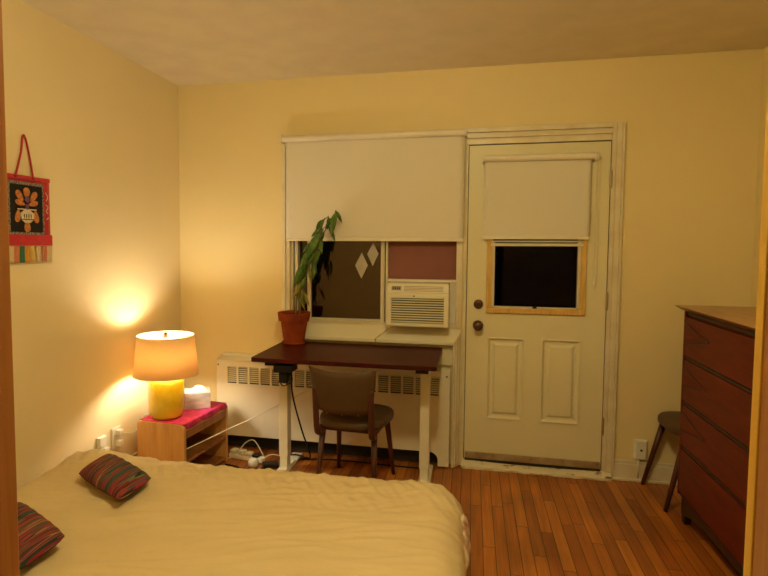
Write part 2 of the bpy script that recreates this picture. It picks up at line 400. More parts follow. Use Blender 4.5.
# ------------------------------------------------------------------ roller blinds
def blind(name, x0, x1, ztop, zbot, y, r, label, fx0, fx1):
    t = root(name, ((x0+x1)/2, y, ztop), label, 'blind')
    L = Vector(t.location)
    def P(bb, nm, m, **k):
        b2 = MB(); b2.v = [v-L for v in bb.v]; b2.f = bb.f; return b2.build(nm, m, t, **k)
    P(MB().lathe([(r,x0),(r,x1)], (0,y,ztop), 28, 'X'), 'roller_tube', 'blindbar', smooth=False, bevel=.001)
    def fn(u, v):
        x = fx0+(fx1-fx0)*u; z = ztop + (zbot-ztop)*v
        return (x, y+r-.012+.001*math.sin(u*9+v*3), z)
    P(MB().grid(fn, 30, 20), 'blind_fabric', 'blind', solid=.0012, smooth=True)
    P(MB().box((fx0,y+r-.016,zbot-.002),(fx1,y+r-.008,zbot+.018)), 'hem_bar', 'blindbar', bevel=.002)
    for s, x in ((0,x0),(1,x1)):
        a, c = (x-.008, x) if not s else (x, x+.008)
        P(MB().box((a,y-r*1.1,ztop-.026),(c,-.001,ztop+.026)), 'bracket', 'plastic', bevel=.003)
    return t, P
t, P = blind('window_blind', .792, 1.990, 2.138, 1.462, -.055, .021, 'wide pale roller blind pulled half down over the window', .812, 1.986)
t, P = blind('door_blind', 2.104, 2.742, 1.972, 1.476, -.050, .021, 'small pale roller blind mounted on the white door', 2.107, 2.728)
P(MB().lathe([(.020,2.751),(.026,2.758),(.020,2.768)], (0,-.05,1.968), 20, 'X'), 'chain_wheel', 'plastic', smooth=True)
for dx in (-.008,.008):
    P(MB().tube([(2.760+dx,-.06,1.96),(2.759+dx,-.058,1.6),(2.761+dx*.8,-.056,1.25)], .0017, 6), 'pull_chain', 'plastic', smooth=True)
P(MB().box((2.754,-.062,1.20),(2.768,-.05,1.262)), 'chain_weight', 'plastic', bevel=.004)

# ------------------------------------------------------------------ door
DL = Vector((2.43,.0,.03))
door = root('door_1', DL, '', ''); del door['label']; del door['category']; struct(door)
def D(bb, nm, m, par=None, **k):
    b2 = MB(); b2.v = [v-DL for v in bb.v]; b2.f = bb.f; return b2.build(nm, m, par or door, **k)
x0,x1,z0,z1 = 2.0145,2.842,.05,2.062; yf,yb = -.004,.036
gx0,gx1,gz0,gz1 = 2.170,2.680,1.045,1.60
p1=(2.150,2.372); p2=(2.478,2.705); pz=(.325,.850)
b = MB()
b.box((x0,yf,z0),(x1,yb,pz[0])).box((x0,yf,pz[0]),(p1[0],yb,pz[1])).box((p1[1],yf,pz[0]),(p2[0],yb,pz[1])).box((p2[1],yf,pz[0]),(x1,yb,pz[1]))
b.box((x0,yf,pz[1]),(x1,yb,gz0)).box((x0,yf,gz0),(gx0,yb,gz1)).box((gx1,yf,gz0),(x1,yb,gz1)).box((x0,yf,gz1),(x1,yb,z1))
D(b, 'door_slab', 'door')
for a, c in (p1, p2):
    b = MB(); q = .0
    # recess frame slopes in and raised centre field
    def ring(x0_,x1_,z0_,z1_,ya,i,yb_):
        k = len(b.v)
        b.v += [Vector(p) for p in ((x0_,ya,z0_),(x1_,ya,z0_),(x1_,ya,z1_),(x0_,ya,z1_),(x0_+i,yb_,z0_+i),(x1_-i,yb_,z0_+i),(x1_-i,yb_,z1_-i),(x0_+i,yb_,z1_-i))]
        for j in range(4): b.f.append([k+j,k+(j+1)%4,k+4+(j+1)%4,k+4+j])
    ring(a,c,pz[0],pz[1],yf-.006,.004,yf-.007)
    ring(a+.004,c-.004,pz[0]+.004,pz[1]-.004,yf-.007,.014,yf+.009)
    ring(a+.018,c-.018,pz[0]+.018,pz[1]-.018,yf+.009,.014,yf+.009)
    ring(a+.032,c-.032,pz[0]+.032,pz[1]-.032,yf+.009,.016,yf-.004)
    k = len(b.v); i = .048
    b.v += [Vector(p) for p in ((a+i,yf-.004,pz[0]+i),(c-i,yf-.004,pz[0]+i),(c-i,yf-.004,pz[1]-i),(a+i,yf-.004,pz[1]-i))]
    b.f.append([k,k+1,k+2,k+3])
    ring(a-.0005,c+.0005,pz[0]-.0005,pz[1]+.0005,yf,.0005,yf-.006)
    D(b, 'door_panel', 'door')
# glazing stops, yellow varnished outer and pale inner
fx0,fx1,fz0,fz1 = 2.133,2.724,1.008,1.56
b = MB(); wv=.034
b.box((fx0,yf-.016,fz0),(fx1,yf,fz0+wv)).box((fx0,yf-.016,fz0+wv),(fx0+wv,yf,fz1)).box((fx1-wv,yf-.016,fz0+wv),(fx1,yf,fz1)).box((fx0+wv,yf-.016,fz1-wv),(fx1-wv,yf,fz1))
D(b, 'glazing_frame', 'dooryellow', bevel=.004)
b = MB(); ix0,ix1,iz0,iz1=fx0+wv,fx1-wv,fz0+wv,1.455; wv2=.016
b.box((ix0,yf-.010,iz0),(ix1,yb-.015,iz0+.010)).box((ix0,yf-.010,iz0),(ix0+wv2,yb-.015,iz1)).box((ix1-wv2,yf-.010,iz0),(ix1,yb-.015,iz1)).box((ix0-.01,yf-.020,1.432),(ix1+.01,yb-.015,1.450)).box((ix0-.01,yf-.017,1.456),(ix1+.01,yb-.015,1.468))
D(b, 'sash_frame', 'alu', bevel=.002)
b = MB(); b.box((ix0+.001,.012,iz0),(ix1-.001,.016,gz1)); D(b, 'door_pane', 'glassd')
D(MB().box((2.415,yf-.018,iz0+.002),(2.440,yf-.008,iz0+.014)), 'sash_latch', 'black', bevel=.002)
# locks
k = D(MB().lathe([(.028,.0),(.030,-.004),(.028,-.010),(.020,-.013)], (2.087,yf,1.062), 28, 'Y'), 'deadbolt', 'bronze', smooth=True)
D(MB().box((2.082,yf-.028,1.046),(2.092,yf-.012,1.078)), 'thumb_turn', 'bronze', bevel=.003)
D(MB().lathe([(.031,.0),(.033,-.004),(.030,-.009),(.014,-.012),(.012,-.032),(.020,-.038),(.028,-.048),(.029,-.058),(.024,-.066),(.010,-.069)], (2.087,yf,.925), 32, 'Y'), 'door_knob', 'bronze', smooth=True)
for z in (1.835,1.10,.33):
    D(MB().lathe([(.0075,-.05),(.0075,.05)], (2.8445,-.018,z), 12, 'Z').lathe([(.0045,-.056),(.0045,.056)], (2.8445,-.018,z), 10, 'Z'), 'hinge', 'steel', bevel=.0008)
D(MB().box((x0+.005,yf-.014,.058),(x1-.006,yf,.100)), 'door_sweep', 'sweep', bevel=.003)
D(MB().box((x0+.003,yf-.010,.040),(x1-.004,yf+.004,.056)), 'sweep_gap_shade', 'rubber')  # dark strip put in for the shaded gap under the sweep
for x in (2.03,2.2,2.43,2.62,2.82):
    D(MB().lathe([(.004,0),(.003,-.002)], (x,yf-.014,.085), 10, 'Y'), 'screw', 'bronze')
# threshold
b = MB()
N=40
def thr(u,v):
    x = 1.998+.90*u
    prof = [(0,.0),(0,.030),(.25,.044),(.55,.040),(.8,.030),(1,.014),(1,.0)]
    i = min(int(v*6),5); f = v*6-i
    y = .03 + (-.052-.03)*(prof[i][0]*(1-f)+prof[i+1][0]*f); z = prof[i][1]*(1-f)+prof[i+1][1]*f
    w_ = noise.noise(Vector((x*14,v*4,1)))*.006+noise.noise(Vector((x*50,v*9,3)))*.003
    return (x, y+w_*1.4*(v>.3), max(0.0005, z*(1+.1*math.sin(x*7))+w_*.6*(z>.005)))
b.grid(thr, 120, 12)
struct(b.build('trim_15', 'chipped'))

# ------------------------------------------------------------------ wall outlets
def outlet(loc, rz, label, name='wall_outlet', w_=.072, h_=.115):
    t = root(name, loc, label, 'outlet', rz=rz)
    MB().box((-w_/2,-.012,-h_/2),(w_/2,0,h_/2)).build('cover_plate', 'plastic', t, bevel=.004)
    return t
t = outlet((3.063,-.001,.20), 0, 'pale square outlet box on the back wall right of the door', w_=.082, h_=.12)
MB().box((-.010,-.015,-.012),(.010,-.011,.008)).build('socket', 'dark', t, bevel=.002)
MB().box((-.03,-.030,-.058),(.03,-.011,.056)).build('surface_box', 'plastic', t, bevel=.005)
MB().box((-.006,-.034,-.004),(.006,-.029,.006)).build('socket', 'dark', t, bevel=.001)
MB().tube([(-.012,-.022,-.056),(-.012,-.022,-.172)], .005, 8).build('conduit', 'plastic', t, smooth=True)

t = outlet((.001,-.94,.285), PI/2, 'small white outlet on the left wall, the one nearer the cushions', w_=.068, h_=.115)
MB().box((-.018,-.045,-.045),(.018,-.012,-.005)).build('plug', 'plastic', t, bevel=.004)
MB().box((-.030,-.024,.0),(.030,-.012,.055)).build('socket_block', 'plastic', t, bevel=.003)
t = outlet((.001,-.80,.290), PI/2, 'tall white outlet with two plugs beside the nightstand on the left wall', w_=.08, h_=.125)
for z in (.032,-.030):
    MB().box((-.018,-.046,z-.018),(.018,-.012,z+.018)).build('plug', 'plastic', t, bevel=.005)

# ------------------------------------------------------------------ heater
hx0,hx1,hy = .318,1.921,-.092
ht = root('baseboard_heater', (0,0,0), 'long cream metal radiator cabinet with louvred slots under the window', 'radiator')
b = MB(); zt=.628; g0,g1=.474,.590; zb=.105
pitch=.0815; gw=.066; gx=[]; x=.400
while x+gw < 1.86: gx.append(x); x += pitch
b.box((hx0,hy,g1),(hx1,hy+.004,zt)).box((hx0,hy,zb),(hx1,hy+.004,g0))
prev = hx0
for x in gx:
    b.box((prev,hy,g0),(x,hy+.004,g1)); prev = x+gw
b.box((prev,hy,g0),(hx1,hy+.004,g1))
b.box((hx0,hy+.004,.0),(hx0+.004,-.001,zt)).box((hx1-.004,hy+.004,.012),(hx1,-.031,zt))
# end feet with curved cut-outs
def foot(s, xo, xi):
    pts = [(xo,.014),(xi-s*.02,.014)]
    for k in range(7):
        a = k/6*PI/2
        pts.append((xi-s*.02+s*(.055*(1-math.cos(a))), .014+.040+.051*math.sin(a)) if k else (xi-s*.02,.054))
    pts += [(xo,.105)]
    return pts
b.prism(foot(1,hx0,.385), lambda u,v:(u,hy,v), lambda u,v:(u,hy+.004,v))
b.prism(foot(-1,hx1,1.830), lambda u,v:(u,hy,v), lambda u,v:(u,hy+.004,v))
b.quadbox([(hx0,hy,zt),(hx1,hy,zt),(hx1,-.033,zt),(hx0,-.001,zt),(hx0,hy,zt+.004),(hx1,hy,zt+.004),(hx1,-.033,zt+.012),(hx0,-.001,zt+.030)])
b.box((hx0-.002,hy-.004,zt-.004),(hx1+.001,hy,zt+.006))
b.build('cabinet', 'heater', ht, bevel=.0015)
MB().box((.335,-.026,zt+.020),(.80,-.001,zt+.044)).build('back_ridge', 'heater', ht, bevel=.002)
for x in gx:
    b = MB()
    for i in range(8):
        z = g0+.009+i*(g1-g0-.014)/7.2
        b.quadbox([(x,hy+.003,z-.001),(x+gw,hy+.003,z-.001),(x+gw,hy+.012,z+.004),(x,hy+.012,z+.004),(x,hy+.003,z+.002),(x+gw,hy+.003,z+.002),(x+gw,hy+.012,z+.007),(x,hy+.012,z+.007)])
    b.build('grille', 'heater', ht)
MB().box((hx0+.01,-.078,.12),(hx1-.01,-.034,.61)).build('grille_shade', 'dark', ht)  # near-black box painted as the shade behind the grille slots
MB().box((hx0+.01,-.030,.012),(hx1-.01,-.024,.12)).build('toe_shade', 'dark', ht)  # near-black sheet standing in for shade in the toe cut-out
for x,z in ((.331,.600),(1.900,.600)):
    MB().lathe([(.006,0),(.005,-.003)], (x,hy,z), 12, 'Y').build('screw', 'bronze', ht)

# ------------------------------------------------------------------ air conditioner
ac = root('air_conditioner', (1.71,-.13,.922), 'cream window air conditioner with horizontal louvres below the maroon board', 'air conditioner')
def A(b,nm,m,**k): return b.build(nm,m,ac,**k)
W=.194
b=MB(); b.box((-W,.02,.003),(W,.32,.272)); A(b,'casing','ac',bevel=.006)
b=MB()
b.box((-W-.002,-.012,0),(-W+.028,.02,.205)).box((W-.028,-.012,0),(W+.002,.02,.205)).box((-W+.028,-.012,0),(W-.028,.02,.020)).box((-W+.028,-.012,.178),(W-.028,.02,.205))
b.quadbox([(-W-.002,-.012,.205),(W+.002,-.012,.205),(W+.002,.02,.205),(-W-.002,.02,.205),(-W-.002,-.008,.213),(W+.002,-.008,.213),(W+.002,.02,.213),(-W-.002,.02,.213)])
A(b,'front_bezel','ac',bevel=.003)
b=MB()
for i in range(10):
    z=.025+i*.0156
    b.quadbox([(-W+.028,-.008,z),(W-.028,-.008,z),(W-.028,.010,z+.002),(-W+.028,.010,z+.002),(-W+.028,-.008,z+.0062),(W-.028,-.008,z+.0062),(W-.028,.010,z+.008),(-W+.028,.010,z+.008)])
A(b,'louvre','ac')
A(MB().box((-W+.02,.013,.02),(W-.02,.019,.18)),'filter','dark')  # near-black sheet puts the shade of the louvre gaps into colour
b=MB(); b.quadbox([(-W,.0,.214),(W,.0,.214),(W,.05,.214),(-W,.05,.214),(-W,.028,.272),(W,.028,.272),(W,.05,.272),(-W,.05,.272)])
A(b,'control_panel','ac',bevel=.003)
def slant(z): return .0+(z-.214)*.028/.058
def sl(b,xa,xb,za,zb_,t_=.002):
    b.quadbox([(xa,slant(za)-t_,za),(xb,slant(za)-t_,za),(xb,slant(za)+.004,za),(xa,slant(za)+.004,za),(xa,slant(zb_)-t_,zb_),(xb,slant(zb_)-t_,zb_),(xb,slant(zb_)+.004,zb_),(xa,slant(zb_)+.004,zb_)]); return b
A(sl(MB(),-.165,-.105,.226,.252),'display','louvre')
b=MB()
for i in range(4): sl(b,-.155+i*.012,-.148+i*.012,.234,.244,.004)
A(b,'button','black')
b=MB()
for i in range(5): sl(b,-.085,.16,.222+i*.009,.2255+i*.009,.0015)
A(b,'vent_slot','louvre')
A(MB().lathe([(.006,0),(.005,-.002)],(-.02,-.012,.192),12,'Y'),'badge','louvre')

# ------------------------------------------------------------------ desk
dk = root('standing_desk', (1.33,-.345,0), 'dark red-brown standing desk with white legs under the window', 'desk')
b=MB(); r=.02; hx,hyy=.537,.303
pts=[]
for cx_,cy_,a0 in ((hx-r,hyy-r,0),(-hx+r,hyy-r,90),(-hx+r,-hyy+r,180),(hx-r,-hyy+r,270)):
    for k in range(6):
        a=math.radians(a0+k*18); pts.append((cx_+r*math.cos(a),cy_+r*math.sin(a)))
b.prism(pts, lambda u,v:(u,v,.752), lambda u,v:(u,v,.777)); b.build('desktop','desk',dk,bevel=.003)
for x in (-.425,.455):
    b=MB(); b.box((x-.025,-.033,.02),(x+.025,.033,.70)); b.build('leg','deskleg',dk,bevel=.004)
    b=MB(); b.box((x-.0285,-.037,.10),(x+.0285,.037,.705)); b.build('leg_sleeve','deskleg',dk,bevel=.004)
    b=MB()
    b.quadbox([(x-.036,-.29,.0),(x+.036,-.29,.0),(x+.036,.28,.0),(x-.036,.28,.0),(x-.036,-.28,.016),(x+.036,-.28,.016),(x+.036,.27,.016),(x-.036,.27,.016)])
    b.box((x-.03,-.12,.014),(x+.03,.12,.028)); b.build('foot','deskleg',dk,bevel=.004)
    MB().box((x-.035,-.27,.728),(x+.035,.27,.751)).build('side_bracket','black',dk,bevel=.002)
b=MB(); b.box((-.40,-.03,.715),(.43,.03,.745)).box((-.455,-.05,.700),(-.385,.05,.73)).box((.42,-.05,.700),(.49,.05,.73)); b.build('crossbar','black',dk,bevel=.003)
MB().box((-.40,-.29,.695),(-.29,-.17,.735)).build('control_box','black',dk,bevel=.004)
MB().box((-.375,-.27,.628),(-.325,-.20,.69)).build('motor_plug','black',dk,bevel=.005)
b=MB()
b.tube([(-.33,-.22,.70),(-.31,-.21,.64),(-.34,-.20,.61),(-.37,-.21,.64),(-.36,-.22,.70)],.004)
b.tube([(-.36,-.20,.70),(-.39,-.20,.63),(-.36,-.22,.60),(-.31,-.22,.63)],.0035)
b.build('looped_cable','black',dk,smooth=True)
b=MB().tube([(-.35,-.10,.70),(-.37,-.02,.5),(-.33,.05,.25),(-.30,.14,.06),(-.34,.18,.02),(-.42,.21,.024),(-.5,.21,.006)],.0055)
b.build('power_cable','black',dk,smooth=True)

# ------------------------------------------------------------------ chairs
def make_chair(loc, rz, label):
    # local: +Y is the way the sitter faces
    c = root('dining_chair', loc, label, 'chair', rz=rz)
    # seat pad (rounded trapezoid, domed)
    def outline(k, n=48):
        a = 2*PI*k/n; ca, sa = math.cos(a), math.sin(a)
        p = 3.2
        rr = (abs(ca)**p+abs(sa)**p)**(-1/p)
        x, y = rr*ca*.205, rr*sa*.215
        x *= 1+.10*(y/.205)
        return x, y
    b = MB(); k0 = 0; n=48
    rings=[(.90,.405),(.99,.410),(1.0,.422),(.995,.440),(.95,.452),(.80,.461),(.5,.466),(.2,.468)]
    for s_,z in rings:
        for k in range(n):
            x,y=outline(k); b.v.append(Vector((x*s_,y*s_+.0,z)))
    for j in range(len(rings)-1):
        for k in range(n): b.f.append([j*n+k,j*n+(k+1)%n,(j+1)*n+(k+1)%n,(j+1)*n+k])
    b.f.append(list(range(n))[::-1]); b.f.append([(len(rings)-1)*n+k for k in range(n)])
    b.build('seat','vinyl',c,smooth=True)
    b=MB(); b.box((-.17,-.17,.385),(.17,-.145,.408)).box((-.185,.145,.385),(.185,.17,.408)).box((-.175,-.145,.385),(-.15,.145,.408)).box((.15,-.145,.385),(.175,.145,.408))
    b.build('seat_frame','chairwood',c,bevel=.003)
    for sx in (-1,1):
        MB().tube([(sx*.150,.160,.40),(sx*.180,.255,0)],.016,12,taper=(1.15,.7)).build('leg','chairwood',c,smooth=True)
        MB().tube([(sx*.150,-.150,.40),(sx*.168,-.225,0)],.016,12,taper=(1.15,.7)).build('leg','chairwood',c,smooth=True)
        # curved stile carrying the backrest on its outer rear side
        b=MB(); pts=[(sx*.152,-.165,.385),(sx*.155,-.205,.375),(sx*.157,-.235,.40),(sx*.158,-.250,.48),(sx*.158,-.262,.56),(sx*.158,-.272,.655)]
        b.tube(pts,.020,12,smooth=6,taper=(1.0,.85),sq=.6); b.build('back_stile','chairwood',c,smooth=True)
    # backrest: curved padded panel, wider at top with flared corners
    b=MB(); NU,NV=26,14
    def br(side):
        def fn(u,v):
            s=u*2-1; t=v
            hw=.166+.014*t+.012*t*t
            z=.512+.262*t - .020*(1-abs(s)**2)*t + .012*(1-abs(s)**3)*0 - .014*(abs(s)**4)*(1-t)*-1*0
            z += -.012*(1-t)*(1-s*s)*0 + .022*(1-t)*abs(s)**4
            x=s*hw
            y=-.232 - .05*(z-.5)/.25*.9 - .030*(1-s*s)
            th=.017*math.sqrt(max(0,1-abs(s)**8))*math.sqrt(max(0,1-abs(2*t-1)**8))
            return (x,y+side*th,z)
        return fn
    b.grid(br(1),NU,NV); b.grid(br(-1),NU,NV)
    b.build('backrest','vinyl',c,smooth=True)
    for s in (-.6,0.0,.6):
        MB().lathe([(.004,0),(.003,-.003)],(s*.15,-.232-.030*(1-s*s)-.018,.515),8,'Y').build('tack','brass',c)
    return c
ch1 = make_chair((1.390,-.49,0), math.radians(-4), 'brown vinyl chair tucked under the dark desk, seen from behind')
ch2 = copy_tree(ch1)
ch2.location = (3.335,-.215,0); ch2.rotation_euler = (0,0,math.radians(93))
ch2['label'] = 'brown chair half hidden behind the dresser in the right corner'

# ------------------------------------------------------------------ dresser
dr = root('dresser', (3.115,-.5,0), 'tall dark reddish wooden dresser with four drawers at the right wall', 'dresser')
LN=1.15; DP=.485
b=MB(); b.box((.012,-LN,.150),(DP,0,1.105)); b.build('carcass','dkwood',dr,bevel=.004)
# framing edges at the front
for q0,q1 in ((-.020,0),(-LN,-LN+.02)): MB().box((-.004,q0,.150),(.012,q1,1.105)).build('front_stile','dkwood',dr,bevel=.003)
b=MB()
b.quadbox([(-.012,-LN-.012,1.108),(DP,-LN-.012,1.108),(DP,.012,1.108),(-.012,.012,1.108),(-.045,-LN-.03,1.132),(DP,-LN-.03,1.132),(DP,.028,1.132),(-.045,.028,1.132)])
b.build('top_board','dktop',dr,bevel=.003)
zs=[(.872,1.083),(.640,.862),(.408,.630),(.160,.398)]
for i,(a,c_) in enumerate(zs):
    b=MB(); b.box((-.003,-LN+.022,a+.006),(.010,-.022,c_-.006)); d=b.build('drawer','dkwood',dr,bevel=.003)
    if i<3:
        # tapered leaf-shaped pull at each end of the drawer
        for s in (0,1):
            b=MB(); zc=(a+c_)/2+.015; n=16; k=len(b.v)
            for j in range(n+1):
                t_=j/n; y=-.024-.30*t_
                if s: y=-LN-y
                hh=.052*(1-t_)**1.25+.002
                dep=.007*(1-t_)+.001
                b.v += [Vector((-.0032,y,zc+hh)),Vector((-.0032-dep*.25,y,zc+hh*.7-.002)),Vector((-.0032-dep,y,zc-hh*.55)),Vector((-.0032,y,zc-hh))]
            for j in range(n):
                for q in range(3): b.f.append([k+j*4+q,k+(j+1)*4+q,k+(j+1)*4+q+1,k+j*4+q+1])
            b.f.append([k,k+1,k+2,k+3]); b.f.append([k+n*4+q for q in (3,2,1,0)])
            pl_=b.build('drawer_pull','dkwood',d,smooth=False)
            g=[]
            for sg in (1,-1):
                P_=[]
                for j in range(9):
                    t_=j/8; y=-.026-.295*t_
                    if s: y=-LN-y
                    hh=.052*(1-t_)**1.25+.003
                    P_.append((-.0042,y,zc+sg*hh*(1.0 if sg>0 else .95)))
                MB().tube(P_,.0028,6).build('pull_groove','dkedge',d,smooth=True)
for z in (.867,.635,.403,1.095,.154):
    MB().box((.002,-LN+.015,z-.006),(.012,-.015,z+.006)).build('drawer_gap','dkedge',dr)
# base apron with scooped lower edge and legs
pts=[(-.03,.150),(-.03,.055)]
for k in range(13):
    t_=k/12; pts.append((-.03-.04-(LN-.14)*t_, .055+.055*math.sin(PI*t_)**.5))
pts+=[(-LN+.03,.055),(-LN+.03,.150)]
MB().prism(pts, lambda u,v:(.010,u,v), lambda u,v:(.030,u,v)).build('base_apron','dkedge',dr)
for y in (-.012,-LN+.012):
    for x in (.016,DP-.06):
        s=-1 if y>-.5 else 1
        b=MB(); b.quadbox([(x+.004,y,0),(x+.036,y,0),(x+.036,y+s*.035,0),(x+.004,y+s*.035,0),(x-.002,y,.15),(x+.05,y,.15),(x+.05,y+s*.06,.15),(x-.002,y+s*.06,.15)])
        b.build('leg','dkedge',dr,bevel=.003)

# ------------------------------------------------------------------ nightstand
ns = root('nightstand', (.303,-.520,0), 'small light pine nightstand with open shelf beside the bed', 'nightstand', rz=math.radians(-5))
ns.scale=(1.085,1.085,.85)
w2,l2,hh=.148,.235,.455
for s in (-1,1):
    y0_,y1_=(s*l2,s*(l2-.022))
    b=MB(); r=.028; pts=[(-w2,.0),(w2,.0)]
    for cx_,a0 in ((w2-r,0),(-w2+r,90)):
        for k in range(7):
            a=math.radians(a0+k*15); pts.append((cx_+r*math.cos(a),hh-r+r*math.sin(a)))
    b.prism(pts, lambda u,v:(u,y0_,v), lambda u,v:(u,y1_,v)); b.build('side_panel','pine',ns,bevel=.002)
for z,nm in ((.425,'top_board'),(.20,'shelf')):
    MB().box((-w2+.004,-l2+.022,z-.018),(w2-.004,l2-.022,z)).build(nm,'pine2' if nm=='shelf' else 'pine',ns,bevel=.002)
MB().box((w2-.022,-l2+.022,.352),(w2-.006,l2-.022,.407)).build('rail','pine2',ns,bevel=.002)
MB().box((-w2+.004,-l2+.022,.02),(-w2+.012,l2-.022,.40)).build('back_panel','pine2',ns)
MB().box((-w2+.012,-l2+.022,.02),(w2-.004,l2-.022,.036)).build('shelf','pine2',ns,bevel=.002)
# pink cloth lying on the top
def cl(u,v):
    x=-.140+.284*u; y=-.225+.452*v
    z=.4585 + .0008*math.sin(u*7+v*9)
    if u>.97: z-=.0
    return (x,y,z)
b=MB(); b.grid(cl,24,36)
def drop(u,v):
    y=-.210+.425*v; return (.144+.006*math.sin(u*PI/2),y,.4585-.034*u*(1+.15*math.sin(v*14)))
b.grid(drop,5,36)
o=b.build('table_cloth','pink',None,solid=.003,smooth=True); o.location=(.303,-.520,.001); o.rotation_euler=(0,0,math.radians(-5)); o.scale=(1.085,1.085,.85)
tag(o,'crumpled bright pink cloth covering the pine nightstand','cloth')

# ------------------------------------------------------------------ lamp
lz=.3935
lp = root('table_lamp', (.256,-.655,lz), 'lit table lamp with yellow ceramic base and cream shade', 'lamp')
lp.scale=(1.09,1.09,1.09)
prof=[(.068,0),(.084,.006),(.092,.022),(.096,.05),(.098,.11),(.098,.17),(.094,.200),(.084,.216),(.060,.224),(.02,.227)]
MB().lathe(prof,(0,0,0),48).build('lamp_base','ceramic',lp,smooth=True)
MB().lathe([(.014,.227),(.014,.240),(.022,.243),(.022,.280),(.012,.285)],(0,0,0),20).build('bulb_socket','brass',lp,smooth=False)
MB().lathe([(.012,.285),(.020,.298),(.036,.322),(.041,.345),(.036,.368),(.020,.384),(.002,.389)],(0,0,0),24).build('bulb','bulb',lp,smooth=True)
zs0,zs1=.238,.452
b=MB(); b.lathe([(.174,zs0),(.152,zs1)],(0,0,0),72,caps=False); sh=b.build('lamp_shade','shade',lp,solid=.002,smooth=True)
for z,rr in ((zs0,.1745),(zs1,.1525)):
    MB().lathe([(rr-.002,z-.002),(rr+.0012,z-.002),(rr+.0012,z+.003),(rr-.002,z+.003),(rr-.002,z-.002)],(0,0,0),72,caps=False).build('shade_trim','shadein',sh,smooth=False)
b=MB()
for a in (0,120,240):
    a=math.radians(a+20); b.tube([(.012*math.cos(a),.012*math.sin(a),.437),(.150*math.cos(a),.150*math.sin(a),.449)],.0018,6)
b.tube([(.036,0,.240),(.042,0,.33),(.03,0,.415),(0,0,.437)],.0018,6); b.tube([(-.036,0,.240),(-.042,0,.33),(-.03,0,.415),(0,0,.437)],.0018,6)
b.build('harp','brass',lp,smooth=True)
MB().lathe([(.006,.435),(.012,.442),(.009,.452),(.012,.460),(.006,.470),(.001,.472)],(0,0,0),16).build('finial','bronze',lp,smooth=True)
o=MB().tube([(.19,-.66,.3975),(.135,-.67,.400),(.105,-.70,.36),(.09,-.75,.31),(.05,-.80,.322)],.003).build('lamp_cord','plastic',lp,smooth=True)
o.location = -Vector(lp.location)/1.09; o.scale=(1/1.09,)*3

# tissue box
tb = root('tissue_box', (.338,-.415,.3935), 'white marbled tissue box behind the lit lamp', 'tissue box', rz=math.radians(28))
MB().box((-.088,-.066,0),(.078,.066,.104)).build('box','tbox',tb,bevel=.003)
b=MB()
def ts(u,v):
    a=u*2*PI; r_=(.040*(1-v)**.6+.008*math.sin(a*3+1)*(.3+v))
    return (r_*math.cos(a)*1.5,r_*math.sin(a)*.7,.103+.028*v+.008*math.sin(a*2)*v)
b.grid(ts,30,8); b.build('tissue','tissue',tb,solid=.0008,smooth=True)

# ------------------------------------------------------------------ cables and power strip on the floor
b=MB().tube([(.43,-.74,.235),(.50,-.66,.262),(.60,-.55,.302),(.72,-.46,.352),(.87,-.36,.424),(1.03,-.27,.504),(1.25,-.27,.61),(1.42,-.29,.695)],.0035)
tag(b.build('charging_cable','plastic',smooth=True,origin=(.6,-.8,.2)),'thin white cable stretched from nightstand up to the desk','cable')
ps = root('power_strip',(.60,-.235,0),'off-white power strip with plugs on the floor by the heater','power strip',rz=math.radians(-12))
MB().box((-.13,-.028,0),(.13,.028,.032)).build('strip_body','plastic',ps,bevel=.006)
for x,hh_,m in ((-.095,.06,'plastic'),(-.035,.062,'plastic'),(.02,.055,'plastic'),(.075,.05,'black')):
    MB().box((x-.022,-.026,.032),(x+.022,.022,hh_)).build('plug',m,ps,bevel=.006)
pa = MB().box((-.05,-.03,0),(.05,.03,.035)).build('power_adapter','black',bevel=.007); pa.location=(.80,-.33,0); pa.rotation_euler=(0,0,.5)
tag(pa,'black power adapter brick on the floor left of the white desk leg','adapter')
pa = MB().lathe([(.026,0),(.034,.006),(.036,.03),(.030,.045),(.012,.052)],(0,0,0),24).build('plug_adapter','plastic',smooth=True); pa.location=(.685,-.335,0)
tag(pa,'round white plug adapter lying on the floor beside the power strip','adapter')
def cable(name,pts,r,m,label):
    o=MB().tube(pts,r).build(name,m,smooth=True,origin=pts[0]); return tag(o,label,'cable')
cable('floor_cable',[(.70,-.18,.006),(.62,-.15,.10),(.56,-.16,.085),(.52,-.19,.03),(.50,-.22,.006),(.44,-.30,.006)],.004,'plastic','grey cable arching up behind the power strip')
cable('floor_cable',[(.70,-.30,.006),(.76,-.22,.04),(.84,-.20,.025),(.88,-.22,.006)],.0035,'plastic','thin grey cable looping right of the power strip')
cable('floor_cable',[(.50,-.36,.006),(.58,-.38,.006),(.66,-.41,.006),(.74,-.38,.006),(.77,-.35,.01)],.005,'black','black cable lying on the floor in front of the power strip')
cable('floor_cable',[(.86,-.34,.006),(.95,-.17,.006),(1.2,-.12,.006),(1.5,-.13,.006),(1.74,-.13,.006)],.005,'black','long black cable running along the floor under the heater')

